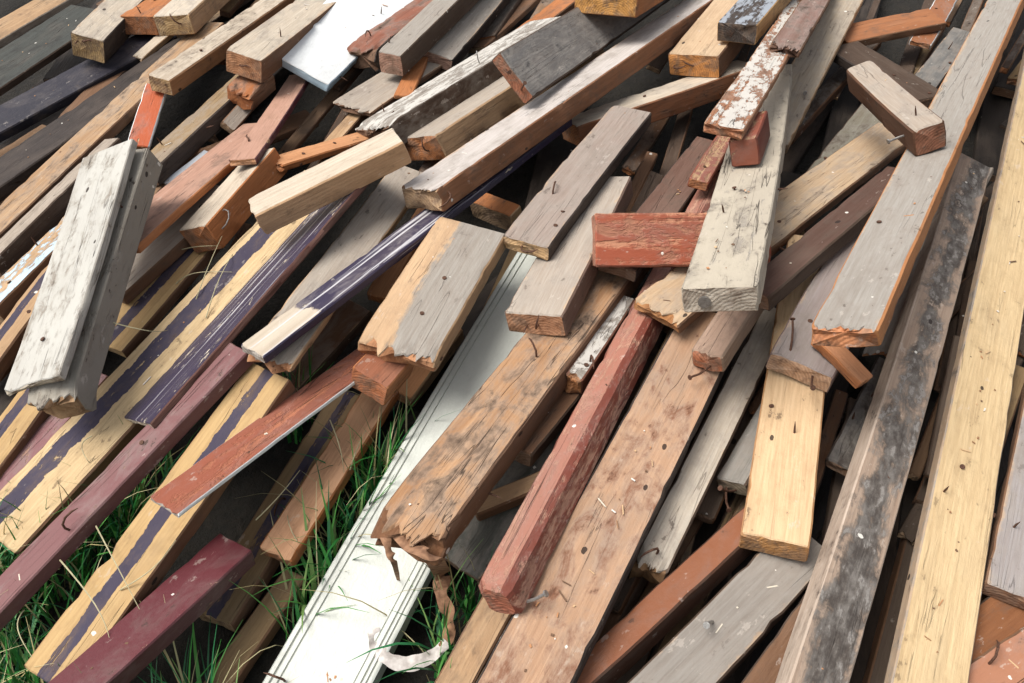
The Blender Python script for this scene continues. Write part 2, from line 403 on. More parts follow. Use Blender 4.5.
# ------------------------------------------------------------------ plank mesh
def plank_mesh(name, L, wid, th, pl, seed):
    rnd = random.Random(seed)
    rough, rough_f = pl.get('rough', 0.0035), pl.get('rough_far', 0.004)
    skew, notch = pl.get('skew', 0.0), pl.get('notch')
    chip = pl.get('chip', 1.0)
    c = pl.get('bevel', 1.0) * min(0.0026, 0.14 * th, 0.10 * wid) * rnd.uniform(0.8, 1.3)
    ntop = 22 if (rough > 0.01 or notch) else 8
    prof = pl.get('profile')
    pts = []      # (y, z, corner weight, face kind) round the section, seen from the near end
    vs = [i / (ntop - 1) for i in range(ntop)] if not prof else [p[0] for p in prof]
    for i, v in enumerate(vs):                                     # top, left (+y) to right (-y)
        y = (wid / 2 - c) * (1 - 2 * v)
        z = 0.0
        if prof: z = prof[i][1]
        pts.append((y, z, 1.0 if i in (0, len(vs) - 1) else 0.0))
    for k in range(3):                                             # right side, downwards
        z = -c - (th - 2 * c) * k / 2
        pts.append((-wid / 2, z, 1.0 if k != 1 else 0.0))
    for v in (0, .33, .67, 1):
        pts.append((-(wid / 2 - c) * (1 - 2 * v), -th, 0.0))
    for k in range(3):
        z = -th + c + (th - 2 * c) * k / 2
        pts.append((wid / 2, z, 1.0 if k != 1 else 0.0))
    npt = len(pts)
    top_n, side_r, bot = len(vs), len(vs) + 3, len(vs) + 7
    kinds = []                                                     # face kind of the strip between point i and i+1
    for i in range(npt):
        kinds.append(0 if i < top_n - 1 else 1 if i < side_r else 2 if i < bot else 1)
    kinds[top_n - 1] = 1
    kinds[npt - 1] = 1
    nr = int(max(8, min(70, L / 0.022)))
    xs = [0.0, c * 0.9] + [L * (i + 1) / (nr + 1) for i in range(nr)] + [L - c * 0.9, L]
    xs = sorted(xs)
    if rough > 0.01:
        xs = sorted(xs + [rough * q for q in (0.35, 0.7, 1.1, 1.6)])
    ox = seed * 3.17
    bow = rnd.uniform(-1, 1) * min(0.005, L * 0.004)
    bow2 = rnd.uniform(-1, 1) * min(0.006, L * 0.005); twist = rnd.uniform(-1, 1) * min(0.05, L * 0.05)
    verts, faces, fk = [], [], []
    def jag(y, z, am):
        n1 = noise.noise(Vector((y * 55 + ox, z * 75, ox)))
        n2 = noise.noise(Vector((y * 190 + ox, z * 190, -ox))) + 0.5 * (noise.cell(Vector((y * 420 + ox, z * 300, 3.0))) - 0.5) * (1.0 if am > 0.008 else 0.4)
        return am * (0.20 + 0.9 * n1 + 0.45 * n2)
    for ri, x in enumerate(xs):
        endf = (ri == 0 or ri == len(xs) - 1)
        for (y, z, cw) in pts:
            sc = 1.0
            if endf: sc = 1.0 - 2 * c * 0.8 / max(wid, 0.02)
            yy, zz = y * sc, (z + th / 2) * (1.0 - (2 * c * 0.8 / th if endf else 0)) - th / 2
            p = Vector((x * 9 + ox, y * 14, z * 14))
            n = noise.noise(p); n2 = noise.noise(Vector((x * 30 + ox, y * 40, z * 40 + 5)))
            yy += (n * 0.0005 + n2 * 0.0005) * chip; zz += (n2 * 0.0005 - abs(n) * 0.0003) * chip
            if cw:                                                 # knocked corners
                q = noise.noise(Vector((x * 31 + ox, (1 if y > 0 else -1) * 7.3, (1 if z > -th / 2 else -1) * 3.1)))
                q = (max(0.0, q - 0.30) * 0.012 + max(0.0, noise.noise(Vector((x * 6 + ox, y * 9, z * 9))) - 0.45) * 0.008) * chip * min(1.0, wid / 0.08)
                q = min(q, 0.30 * th, 0.15 * wid)
                yy -= math.copysign(q, y); zz -= math.copysign(q * 0.8, z + th / 2)
            xx = x
            zz += bow * 4 * x * (L - x) / (L * L)
            yy += bow2 * 4 * x * (L - x) / (L * L)
            tws = twist * (x / L - 0.3); yy, zz = yy - zz * tws, zz + yy * tws
            v = 0.5 - y / wid
            cut = skew * (0.5 - v)
            if notch:
                cut += notch[2] if notch[0] < v < notch[1] else 0.0
            near_lim = cut + (jag(y, z, rough) if rough else 0.0)
            far_lim = L - jag(y, z + 3, rough_f)
            if cut or rough:
                xx = near_lim + (x / L) * (L - near_lim) if x > 1e-9 else near_lim
            if rough > 0.012 and x < rough * 1.8:                  # frayed, thinned towards the break
                f = 1 - x / (rough * 1.8)
                zz += -f * 0.35 * th * max(0, noise.noise(Vector((y * 70 + ox, 2.0, z * 30)))) - (f * 0.1 * th if z > -th / 2 else 0)
            xx = min(xx, far_lim)
            verts.append((xx, yy, zz))
    R = len(xs)
    for r in range(R - 1):
        for i in range(npt):
            j = (i + 1) % npt
            faces.append((r * npt + i, r * npt + j, (r + 1) * npt + j, (r + 1) * npt + i)); fk.append(kinds[i])
    for r, flip in ((0, False), (R - 1, True)):                    # end caps: two inner rings and a centre
        base = r * npt; ringb = base
        cxs = [verts[base + i] for i in range(npt)]
        cen = [sum(q[k] for q in cxs) / npt for k in range(3)]
        for f in (0.62, 0.28):
            st = len(verts)
            for i in range(npt):
                q = cxs[i]
                x = cen[0] + (q[0] - cen[0]) * f
                amp = (0.003 + 0.5 * (rough if not flip else rough_f))
                x += noise.noise(Vector((q[1] * 60 * f + ox, q[2] * 60 * f, f * 9))) * amp * (1 if not flip else -1) * 0.6
                verts.append((x, cen[1] + (q[1] - cen[1]) * f, cen[2] + (q[2] - cen[2]) * f))
            for i in range(npt):
                j = (i + 1) % npt
                fc = (ringb + j, ringb + i, st + i, st + j)
                faces.append(fc if not flip else fc[::-1]); fk.append(3)
            ringb = st
        verts.append(tuple(cen)); ce = len(verts) - 1
        for i in range(npt):
            j = (i + 1) % npt
            fc = (ringb + j, ringb + i, ce)
            faces.append(fc if not flip else fc[::-1]); fk.append(3)
    me = bpy.data.meshes.new(name)
    me.from_pydata(verts, [], faces)
    mats = [M[pl['mat']], M[pl.get('smat', 'wood')], M[pl.get('emat', 'end_rot' if rough > 0.012 else 'end')]]
    for m in mats: me.materials.append(m)
    tint = me.attributes.new('tint', 'FLOAT_COLOR', 'CORNER')
    und = me.attributes.new('under', 'FLOAT_COLOR', 'CORNER')
    uv = me.uv_layers.new(name='UVMap')
    f = rnd.uniform(0.0, 0.18); ec = tuple(pl['end'][q] * (1 - f) + GREY[q] * 0.75 * f for q in range(3)) + (1.0,)
    cols = (pl['top'], pl['side'], pl['side'], ec)
    n_loops = len(me.loops)
    tb, ub, uvb = np.zeros((n_loops, 4), np.float32), np.zeros((n_loops, 4), np.float32), np.zeros((n_loops, 2), np.float32)
    fkn = np.array(fk)
    lt = np.zeros(len(me.polygons), np.int32); me.polygons.foreach_get('loop_total', lt)
    per = np.repeat(fkn, lt)
    tb[:] = np.array(cols, np.float32)[per]
    ub[:] = pl.get('under', TAN)
    vi = np.zeros(n_loops, np.int32); me.loops.foreach_get('vertex_index', vi)
    va = np.array(verts, np.float32)
    uvb[:, 0] = va[vi, 0]; uvb[:, 1] = 0.5 - va[vi, 1] / wid
    tint.data.foreach_set('color', tb.ravel()); und.data.foreach_set('color', ub.ravel())
    uv.data.foreach_set('uv', uvb.ravel())
    me.polygons.foreach_set('material_index', np.array([0, 1, 1, 2], np.int32)[fkn])
    me.polygons.foreach_set('use_smooth', np.ones(len(faces), bool))
    me.update()
    me.set_sharp_from_angle(angle=math.radians(32))
    return me

# ------------------------------------------------------------------ nails (parts of the timber they are driven into)
def tube_mesh(name, path, rad, head=0.0, mat='rust', seg=7):
    vs, fs = [], []
    P = [Vector(p) for p in path]
    radii = [rad] * len(P)
    if head:
        d = (P[-1] - P[-2]).normalized()
        P += [P[-1], P[-1] + d * rad * 1.0, P[-1] + d * rad * 1.01]
        radii = radii + [head, head, rad * 0.2]
    else:
        radii[-1] = rad * 0.25
    for i, p in enumerate(P):
        a = P[max(i - 1, 0)]; b = P[min(i + 1, len(P) - 1)]
        d = (b - a); d = d.normalized() if d.length > 1e-7 else Vector((1, 0, 0))
        s = d.orthogonal().normalized(); t = d.cross(s)
        if i == 0: s0 = s
        else:
            s = (s0 - d * s0.dot(d)); s = s.normalized() if s.length > 1e-5 else d.orthogonal().normalized()
            t = d.cross(s)
        for k in range(seg):
            an = 2 * math.pi * k / seg
            vs.append(p + (s * math.cos(an) + t * math.sin(an)) * radii[i])
    for i in range(len(P) - 1):
        for k in range(seg):
            fs.append((i * seg + k, i * seg + (k + 1) % seg, (i + 1) * seg + (k + 1) % seg, (i + 1) * seg + k))
    fs.append(tuple(range(seg))[::-1]); fs.append(tuple((len(P) - 1) * seg + k for k in range(seg)))
    me = bpy.data.meshes.new(name); me.from_pydata([tuple(v) for v in vs], [], fs)
    me.materials.append(M[mat])
    me.polygons.foreach_set('use_smooth', np.ones(len(fs), bool)); me.set_sharp_from_angle(angle=0.7)
    return me
NAILS = {   # driven along +z, standing proud of z = 0
    'bent': tube_mesh('bent_nail', [(0, 0, -.012), (0, 0, .008), (.004, 0, .016), (.014, .002, .020), (.026, .004, .018), (.034, .006, .012)], .0019),
    'hook': tube_mesh('hooked_nail', [(0, 0, -.012), (0, 0, .012), (.004, .003, .026), (.016, .006, .034), (.028, .006, .028), (.031, .005, .014)], .0016, 0, 'steel'),
    'long': tube_mesh('long_nail', [(0, 0, -.012), (0, 0, .016), (.002, .001, .034), (.008, .003, .052)], .0019, .0045, 'rust'),
    'bright': tube_mesh('bright_nail', [(0, 0, -.012), (0, 0, .012), (.003, .001, .030)], .0024, .0052, 'steel'),
    'point': tube_mesh('nail_point', [(0, 0, -.012), (0, 0, .010), (.001, 0, .022)], .0017),
    'head': tube_mesh('nail_head', [(0, 0, -.012), (0, 0, .0005)], .0016, .0042, 'rust', 9),
    'flat': tube_mesh('flat_nail', [(0, 0, -.012), (0, 0, .003), (.005, .0, .005), (.020, .003, .005), (.032, .0, .006)], .0021),
    'bolt': tube_mesh('bolt', [(0, 0, -.012), (0, 0, .002)], .004, .0095, 'steel', 12),
}
def add_nail(plank, pl, dims, kind, face, a, b, spin, tilt):
    """face: 'top' (a along in metres, b across 0..1), 'end' (a across 0..1, b down 0..1), 'right', 'left' (a along, b down)."""
    L, wid, th = dims
    if face == 'top': pos, d = Vector((a, wid * (0.5 - b), 0)), Vector((0, 0, 1))
    elif face == 'end': pos, d = Vector((0.002 + pl.get('rough', 0) * 0.5, wid * (0.5 - a), -th * b)), Vector((-1, 0, 0))
    elif face == 'right': pos, d = Vector((a, -wid / 2, -th * b)), Vector((0, -1, 0))
    else: pos, d = Vector((a, wid / 2, -th * b)), Vector((0, 1, 0))
    o = bpy.data.objects.new('nail' if kind != 'bolt' else 'bolt', NAILS[kind])
    q = d.to_track_quat('Z', 'Y').to_matrix().to_4x4()
    o.matrix_local = Matrix.Translation(pos) @ q @ Matrix.Rotation(math.radians(spin), 4, 'Z') @ Matrix.Rotation(math.radians(tilt), 4, 'Y')
    COL.objects.link(o); o.parent = plank

# ------------------------------------------------------------------ timbers
PLANKS = []
def T(name, label, NL, NR, F, th, mat, top, side, end, roll=None, **kw):
    d = dict(name=name, label=label, NL=NL, NR=NR, F=F, th=th, mat=mat, top=top, side=side, end=end, roll=roll, cap=50,
             A=((NL[0] + NR[0]) / 2, (NL[1] + NR[1]) / 2), group=None, nails=())
    d.update(kw); PLANKS.append(d)

# --- deep timbers glimpsed in the gaps, and those at the pile's edges
FILL_LABEL = 'dim weathered timber lying deep in the pile, glimpsed through gaps between planks'
def lead(x, y):
    a = 42 + 22 * max(0.0, min(1.0, (x - 150) / 650)) + 8 * max(0.0, min(1.0, (y - 200) / 400))
    return a
rf = random.Random(21)
FSPOT = []
for gy in range(-160, 700, 105):
    for gx in range(-260, 1300, 140):
        x, y = gx + rf.uniform(-50, 50), gy + rf.uniform(-45, 45)
        if y > 330 and x < 560 and y > 900 - 1.15 * x - 240 * (x > 400): continue
        if y > 400 and x < 520: continue
        FSPOT.append((x, y))
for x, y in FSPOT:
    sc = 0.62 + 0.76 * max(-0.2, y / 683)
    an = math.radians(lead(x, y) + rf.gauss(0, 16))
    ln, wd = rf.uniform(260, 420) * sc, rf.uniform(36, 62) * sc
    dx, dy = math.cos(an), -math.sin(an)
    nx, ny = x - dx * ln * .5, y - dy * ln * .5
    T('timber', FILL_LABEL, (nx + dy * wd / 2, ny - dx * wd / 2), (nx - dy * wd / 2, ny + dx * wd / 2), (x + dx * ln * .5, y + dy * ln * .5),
      0, 'damp', rf.choice([C(44, 37, 31), C(52, 44, 38), C(38, 35, 33), C(60, 47, 36)]), rf.choice([C(40, 33, 28), C(48, 38, 31)]),  # near-black tints put the shade of the gaps into the wood colour
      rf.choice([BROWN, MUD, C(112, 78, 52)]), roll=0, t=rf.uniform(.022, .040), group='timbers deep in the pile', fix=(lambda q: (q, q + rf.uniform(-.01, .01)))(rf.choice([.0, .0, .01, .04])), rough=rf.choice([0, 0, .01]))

SLAT_LABEL = 'thin dim slat wedged into a dark gap between larger planks'
for x, y in [(rf.uniform(-60, 1060), rf.uniform(-40, 640)) for _ in range(110)] + [(rf.uniform(-40, 520), rf.uniform(-30, 330)) for _ in range(45)] + [(rf.uniform(640, 1000), rf.uniform(-30, 480)) for _ in range(35)]:
    if (y > 330 and x < 560 and y > 660 - 1.15 * x - 240 * (x > 400)) or (y > 380 and x < 540): continue
    sc = 0.62 + 0.76 * max(-0.2, y / 683)
    an = math.radians(lead(x, y) + rf.gauss(0, 9))
    ln, wd = rf.uniform(110, 240) * sc, rf.uniform(10, 24) * sc
    dx, dy = math.cos(an), -math.sin(an)
    nx, ny = x - dx * ln * .5, y - dy * ln * .5
    q = rf.uniform(.075, .155)
    T('slat', SLAT_LABEL, (nx + dy * wd / 2, ny - dx * wd / 2), (nx - dy * wd / 2, ny + dx * wd / 2), (x + dx * ln * .5, y + dy * ln * .5),
      0, rf.choice(['wood', 'wood', 'rotten', 'clean']), rf.choice([BROWN, OLIVE, MUD, C(140, 112, 86), C(104, 90, 78)]), rf.choice([BROWN, MUD, C(112, 78, 52)]),
      rf.choice([TAN, ORANGE, BROWN]), roll=rf.uniform(-20, 14), t=rf.uniform(.012, .026), group='slats wedged in gaps', fix=(q, q + rf.uniform(-.03, .02)), rough=rf.choice([.004, .01, .02]))

# --- upper left
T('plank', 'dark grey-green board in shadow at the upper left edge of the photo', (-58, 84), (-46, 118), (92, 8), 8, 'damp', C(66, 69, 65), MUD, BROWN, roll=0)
T('plank', 'narrow tan plank with pale upper edge in the top left corner', (-34, 38), (-27, 56), (100, -28), 10, 'wood', TAN, WARM, TAN, roll=8)
T('plank', 'black painted plank running below the grey-green board at upper left', (-42, 126), (-32, 150), (165, 30), 10, 'solid', BLACKB, BLACKB, BROWN, roll=6, under=GREY)
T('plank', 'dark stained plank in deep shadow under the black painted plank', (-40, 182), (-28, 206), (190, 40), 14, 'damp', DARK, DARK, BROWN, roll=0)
T('plank', 'grey-topped dark plank behind the orange strip at upper left', (132, 166), (146, 176), (255, 66), 18, 'dusty', OLIVE, DARK, BROWN, roll=-12)
T('splinter', 'small pale splinter below the nailed tan beam end at upper left', (134, 54), (140, 60), (168, 30), 5, 'clean', PALE, TAN, TAN, roll=0, rough=.01)
T('plank', 'long tan plank with rough edges crossing the dark gap at upper left', (-22, 224), (-10, 243), (212, 22), 12, 'rotten', TAN, BROWN, TAN, roll=-8)
T('plank', 'dark-sided plank on edge beside the left rim, above the peeling one', (-20, 258), (-14, 268), (112, 138), 28, 'wood', WARM, MUD, BROWN, roll=-14)
T('plank', 'tan plank with peeling blue-grey paint at the left rim of the photo', (-24, 300), (-13, 316), (92, 200), 24, 'flaky', BLUEW, BROWN, TAN, roll=-12, under=TAN)
T('plank', 'tan plank with purple paint peeping out left of the whitewashed beam', (-40, 376), (-26, 396), (70, 250), 14, 'stripe', TAN, BROWN, TAN, roll=0)
T('plank', 'yellow plank with dark purple band under the lower whitewashed beam', (-36, 462), (-12, 484), (90, 320), 12, 'stripe', YEL, BROWN, YEL, roll=0)
T('plank', 'pinkish brown plank squeezed between yellow planks at the left edge', (-30, 500), (-16, 514), (100, 372), 14, 'paint', MAUVE, BROWN, TAN, roll=-8, under=PINK)
T('plank', 'small orange-red painted strip with white edge above the whitewashed beam', (126, 144), (149, 147), (157, 84), 4, 'paint', C(188, 92, 52), WHITE, ORANGE, smat='solid')
T('plank', 'dim yellow plank with purple stripe right of the whitewashed beam', (88, 338), (122, 352), (205, 232), 10, 'stripe_mid', YEL, BROWN, YEL, roll=0)
T('plank', 'grey-brown plank below the orange-sided plank, right of whitewashed beam', (98, 276), (112, 304), (222, 186), 12, 'dusty', WARM, BROWN, BROWN, roll=-6)
T('plank', 'pink-brown plank with bright orange side right of the whitewashed beam', (104, 236), (122, 258), (262, 122), 9, 'wood', PINK, ORANGE, ORANGE, roll=-12, smat='clean')
T('board', 'small pale blue-grey thin board on the orange-sided plank', (161, 182), (173, 188), (210, 152), 3, 'paint', C(176, 182, 188), GREY, GREY, rough=.006)
T('plank', 'grey stick leaning under the pale nailed beam beside the white panel', (222, 121), (235, 131), (268, 82), 6, 'dusty', WARM, BROWN, TAN)
T('block', 'stubby orange-brown broken block under the pale nailed beam', (224, 86), (250, 96), (262, 70), 16, 'rotten', ORANGE, BROWN, ORANGE, rough=.015)
T('timber', 'short beam with wide orange side and bent nail above yellow plank', (186, 222), (198, 234), (262, 150), 30, 'wood', PALE, ORANGE, ORANGE, roll=-22, smat='clean', nails=[('hook', 'right', .03, .5, 30, 40)])
T('plank', 'pale tan plank with maroon side below the white panel corner', (228, 160), (256, 158), (300, 74), 7, 'clean', PINK, MAROON, FRESH, smat='solid', nails=[('flat', 'top', .10, .3, 200, 0)])
T('splinter', 'thin orange-tan splintered stick under the rotten-ended beam, upper centre', (272, 156), (277, 167), (368, 134), 7, 'clean', FRESH, ORANGE, ORANGE, roll=0, rough=.012)
T('plank', 'dim tan stick rising behind the thin splintered stick', (320, 144), (333, 148), (370, 98), 8, 'wood', TAN, BROWN, TAN, roll=0)
T('board', 'grey-brown torn board in the dark gap right of the white panel', (340, 96), (362, 118), (425, 60), 6, 'dusty', WARM, BROWN, BROWN, roll=0, rough=.02)
T('plank', 'small bright orange piece standing below the wide grey plank', (391, 100), (414, 90), (420, 56), 5, 'clean', ORANGE, ORANGE, ORANGE, roll=0)
T('plank', 'orange-brown plank behind the dark stained wide plank at top', (519, 26), (528, 37), (600, -26), 10, 'wood', ORANGE, BROWN, FRESH, roll=-10, rough=.01)
T('timber', 'grey-topped beam with tan end and bent nail in the top left', (70, 32), (104, 41), (158, -32), 24, 'dusty', PALE, DARK, YEL, nails=[('flat', 'end', .35, .25, 20, 0), ('point', 'end', .2, .3, 0, 0)])
T('block', 'orange rounded block wedged between two nailed beams at top left', (127, 10), (146, 22), (178, -16), 20, 'wood', ORANGE, ORANGE, ORANGE, roll=0)
T('timber', 'pale-topped beam with tan side and split end at top left', (152, 16), (189, 14), (240, -44), 22, 'dusty', PALE, TAN, YEL, nails=[('bent', 'end', .7, .45, 120, 20)])
T('plank', 'pale plank with brown nailed side just left of the pale nailed beam', (152, 71), (165, 84), (320, -34), 17, 'wood', PALE, C(168, 128, 92), YEL, roll=4)
T('timber', 'pale grey beam with nailed tan end touching the white panel', (225, 49), (262, 61), (362, -36), 23, 'dusty', PALE, BROWN, FRESH, nails=[('flat', 'end', .4, .5, 10, 0)])
T('board', 'bright white painted panel with pale blue edge at top left centre', (269, 47), (326, 88), (424, -46), 8, 'white', WHITE, BLUEW, BLUEW, cap=22, smat='white', emat='white', under=GREY)
T('timber', 'rotten dark beam end with red splinters beside the wide grey plank', (344, 46), (372, 50), (440, -8), 22, 'rotten', C(150, 96, 76), DARK, BROWN, roll=-12, rough=.03)
# --- top centre
T('plank', 'brown-sided pale plank running right beneath the long grey-topped plank', (566, 116), (572, 128), (748, 62), 22, 'dusty', PALE, C(146, 98, 68), ORANGE, roll=-16)
# --- centre left bands
T('plank', 'long yellow plank with purple band and dark side, lower left', (-28, 517), (13, 557), (326, 178), 16, 'stripe', CREAM, BROWN, YEL, roll=0, stripe=1)
T('plank', 'narrow dark purple painted plank lying on the long yellow plank', (121, 417), (148, 424), (368, 160), 8, 'scuffed', PURP, C(100, 66, 58), PALE, under=PALE)
T('timber', 'pale pinkish beam with red spots lying across the purple plank', (237, 203), (262, 212), (398, 134), 24, 'clean', PALE, C(206, 170, 132), FRESH, roll=-6, smat='clean', rough=.006)
T('plank', 'half-buried plain tan plank lying low in the grass', (186, 706), (212, 716), (296, 572), 9, 'wood', OLIVE, BROWN, TAN, roll=0)
T('plank', 'olive-tan plank with dark stripe under the brick-red plank', (194, 606), (230, 628), (352, 392), 12, 'stripe_mid', OLIVE, BROWN, TAN, roll=0, full=1.0)
T('plank', 'plain orange-tan plank lying on the grass left of the white board', (259, 546), (290, 563), (384, 384), 8, 'clean', C(220, 172, 134), ORANGE, ORANGE, roll=0, full=1.1, lift=0.02)
T('plank', 'yellow plank with purple band whose end rests in the grass', (23, 664), (63, 697), (270, 370), 15, 'stripe_mid', YEL, BROWN, TAN, roll=0, rec=1.0)
T('plank', 'dim grey-tan board under the purple streaked plank, left of centre', (222, 404), (268, 424), (352, 300), 8, 'dusty', BROWN, MUD, TAN, roll=0, fix=(.05, .10))
T('plank', 'grey board with torn orange tip below the purple streaked plank', (247, 350), (291, 367), (412, 168), 8, 'dusty', WARM, TAN, FRESH, rough=.02)
T('plank', 'pink-tan plank peeping between grey torn board and grey-faced plank', (366, 292), (386, 300), (430, 205), 8, 'clean', FRESH, ORANGE, ORANGE, roll=0)
T('plank', 'long purple streaked plank with white bare tip, left of centre', (240, 344), (264, 356), (562, 116), 9, 'tipped', PURP, PURP, OFFW, roll=-6, under=PALE, smat='scuffed', full=1.0, tilt=0.08)
T('timber', 'whitish beam with dark rotten end under the wide grey plank', (352, 127), (388, 124), (548, 18), 25, 'flaky', OFFW, MUD, BROWN, rough=.02, under=GREY, smat='rotten', nails=[('hook', 'top', .36, .75, 40, 0)])
T('plank', 'wide grey plank with reddish end at top centre left', (411, 45), (453, 60), (524, -54), 13, 'dusty', GREY, DARK, PINK, cap=35)
T('plank', 'narrow grey plank with square pink end beside the red-splintered timber', (377, 51), (401, 56), (486, -38), 22, 'dusty', GREY, MUD, PINK, cap=35, nails=[('point', 'top', .05, .1, 90, 20)])
T('timber', 'grey beam with knotty orange end and tan side, upper centre', (392, 139), (435, 135), (575, 34), 27, 'dusty', WARM, TAN, ORANGE, rough=.008, nails=[('point', 'end', .2, .4, 0, 0), ('bent', 'end', .7, .6, 80, 10)])
# --- lower left on the grass
T('timber', 'dark maroon painted beam in the bottom left corner', (17, 708), (48, 738), (236, 541), 17, 'solid', C(98, 42, 48), C(84, 44, 48), PINK, roll=-8, smat='solid', under=PINK, full=1.0)
T('plank', 'brick-red painted plank with white lower edge, left of centre', (148, 497), (177, 515), (376, 350), 4, 'worn_red', BRICK, WHITE, GREY, smat='solid', rough=.006, roll=-4, under=C(176, 112, 84), full=1.0)
T('timber', 'long mauve painted beam from left edge to the grey torn board', (-46, 622), (-28, 641), (238, 346), 16, 'paint', C(122, 80, 80), C(104, 70, 70), PINK, roll=-12, smat='solid', under=PINK, rec=1.0)
T('block', 'small orange-brown block at the top end of the brick-red plank', (352, 367), (388, 388), (400, 344), 20, 'wood', C(170, 110, 82), ORANGE, C(206, 130, 88), cap=40)
T('plank', 'pale tan split plank between orange block and white board', (386, 376), (405, 408), (448, 322), 10, 'clean', FRESH, TAN, FRESH, roll=0)
# --- whitewashed pair at the left
T('timber', 'lower of the two whitewashed beams at left, rotten hollow end', (22, 405), (70, 401), (128, 150), 26, 'whitewash', C(166, 160, 148), C(150, 143, 131), TAN, rough=.018, under=GREY, smat='whitewash', cap=28)
T('timber', 'upper of the two whitewashed beams at left, broad pale face', (2, 392), (58, 376), (107, 148), 9, 'whitewash', C(192, 190, 182), C(172, 167, 157), PALE, rough=.008, under=GREY, smat='whitewash', cap=25)
# --- centre bottom
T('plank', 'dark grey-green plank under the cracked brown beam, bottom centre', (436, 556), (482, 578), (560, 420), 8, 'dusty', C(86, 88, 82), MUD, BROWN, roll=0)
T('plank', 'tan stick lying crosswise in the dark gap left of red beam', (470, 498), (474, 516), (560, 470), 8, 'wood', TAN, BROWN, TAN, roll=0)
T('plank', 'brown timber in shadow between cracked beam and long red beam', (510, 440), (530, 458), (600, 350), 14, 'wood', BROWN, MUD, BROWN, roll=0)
T('plank', 'left of two narrow tan planks at the bottom centre edge', (416, 714), (452, 724), (570, 470), 12, 'wood', TAN, BROWN, TAN, roll=0)
T('plank', 'narrow olive-tan plank along the right side of the long red beam', (456, 716), (488, 728), (706, 282), 14, 'wood', C(178, 150, 118), OLIVE, TAN, roll=0)
T('plank', 'wide grey plank with dark side at the bottom, right of centre', (586, 722), (660, 744), (812, 536), 14, 'dusty', C(150, 144, 136), MUD, BROWN, roll=0, nails=[('bright', 'top', .20, .30, 0, 35)])
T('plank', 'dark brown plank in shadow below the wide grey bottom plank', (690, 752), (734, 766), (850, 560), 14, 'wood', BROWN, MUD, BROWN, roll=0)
T('timber', 'red-brown beam with smooth top at the bottom, right of centre', (540, 690), (570, 706), (770, 500), 19, 'solid', C(140, 88, 60), C(92, 62, 46), BROWN, roll=-10, smat='wood', under=ORANGE)
T('plank', 'wide tan plank stained brown with nail holes right of red beam', (450, 724), (541, 747), (716, 312), 12, 'stained_tan', C(192, 156, 126), DARK, TAN, roll=0)
T('board', 'long white moulded board with grooved edges lying on the grass', (229, 738), (340, 746), (590, 196), 8, 'white', C(204, 207, 198), C(190, 195, 188), C(204, 207, 198), roll=0, smat='white', emat='white', under=GREY,
  profile=[(0, 0), (.045, 0), (.05, -.0045), (.07, -.0045), (.075, -.001), (.12, -.001), (.126, -.0045), (.145, -.0045), (.15, -.002), (.3, -.002), (.5, -.002), (.7, -.002), (.835, -.002), (.84, -.0045), (.86, -.0045), (.868, -.0005), (.90, -.0005), (.904, -.0045), (.922, -.0045), (.928, 0), (.95, 0), (.955, -.004), (.965, -.004), (.97, -.001), (1, -.001)], chip=.35)
T('plank', 'grey-faced plank with tan left edge and rotten broken end, centre', (357, 338), (432, 362), (472, 224), 14, 'dusty_half', GREY, TAN, FRESH, rough=.022, cap=30)
T('block', 'short block with orange top edge behind the grey-faced plank', (468, 200), (510, 216), (500, 197), 18, 'wood', ORANGE, TAN, TAN, cap=35)
T('timber', 'thick cracked brown beam with frayed end resting on white board', (371, 518), (438, 541), (650, 214), 22, 'rotten', C(190, 150, 112), BROWN, C(150, 108, 74), rough=.03, cap=30, roll=-8)
T('plank', 'grey-pink plank with nailed orange end resting on cracked brown beam', (503, 312), (562, 316), (606, 176), 22, 'dusty', C(180, 169, 156), C(128, 106, 94), C(196, 146, 110), nails=[('bent', 'end', .55, .5, 60, 0), ('point', 'end', .35, .6, 0, 0)])
T('plank', 'grey plank with pale sawn end and dark side, upper centre', (502, 235), (549, 248), (632, 108), 14, 'dusty', C(162, 148, 138), DARK, C(224, 186, 136), nails=[('bent', 'end', .42, .4, 0, 10)])
T('plank', 'short pale plank with rounded orange end beside long red beam', (563, 377), (587, 373), (628, 296), 20, 'flaky', OFFW, C(150, 104, 84), C(190, 128, 76), roll=0, rough=.01, under=GREY, smat='solid')
T('timber', 'dark brown plank in shadow behind the brick-red block, centre', (596, 262), (640, 268), (712, 140), 12, 'wood', C(120, 92, 80), DARK, BROWN, roll=0)
T('timber', 'long red painted beam with six-sided end, centre bottom', (474, 580), (503, 597), (722, 160), 34, 'worn_red', C(166, 112, 94), C(126, 66, 52), C(180, 104, 76), roll=-28, smat='worn_red', nails=[('bright', 'right', .02, .8, 30, 20)], bevel=3.0, under=C(188, 146, 124))
T('plank', 'long grey-white plank with rotten end, right of the stained plank', (634, 557), (667, 574), (778, 308), 18, 'dusty', C(196, 186, 170), MUD, C(150, 112, 70), rough=.016, cap=25)
T('plank', 'short grey plank with two nails under the upright yellow plank', (714, 478), (746, 484), (784, 388), 14, 'dusty', C(140, 138, 132), MUD, C(130, 120, 100), nails=[('long', 'end', .3, .6, 0, 20), ('long', 'end', .6, .7, 90, 40)], cap=25)
T('timber', 'pinkish beam end with nail above the long grey-white plank', (690, 350), (722, 358), (752, 286), 17, 'wood', C(186, 158, 138), C(170, 148, 128), C(176, 112, 80), rough=.008, nails=[('long', 'end', .6, .7, 140, 10)], cap=35)
T('plank', 'dark plank in the black gap right of upright yellow plank', (826, 458), (852, 472), (890, 360), 8, 'stain', C(72, 68, 66), DARK, BROWN, roll=0)
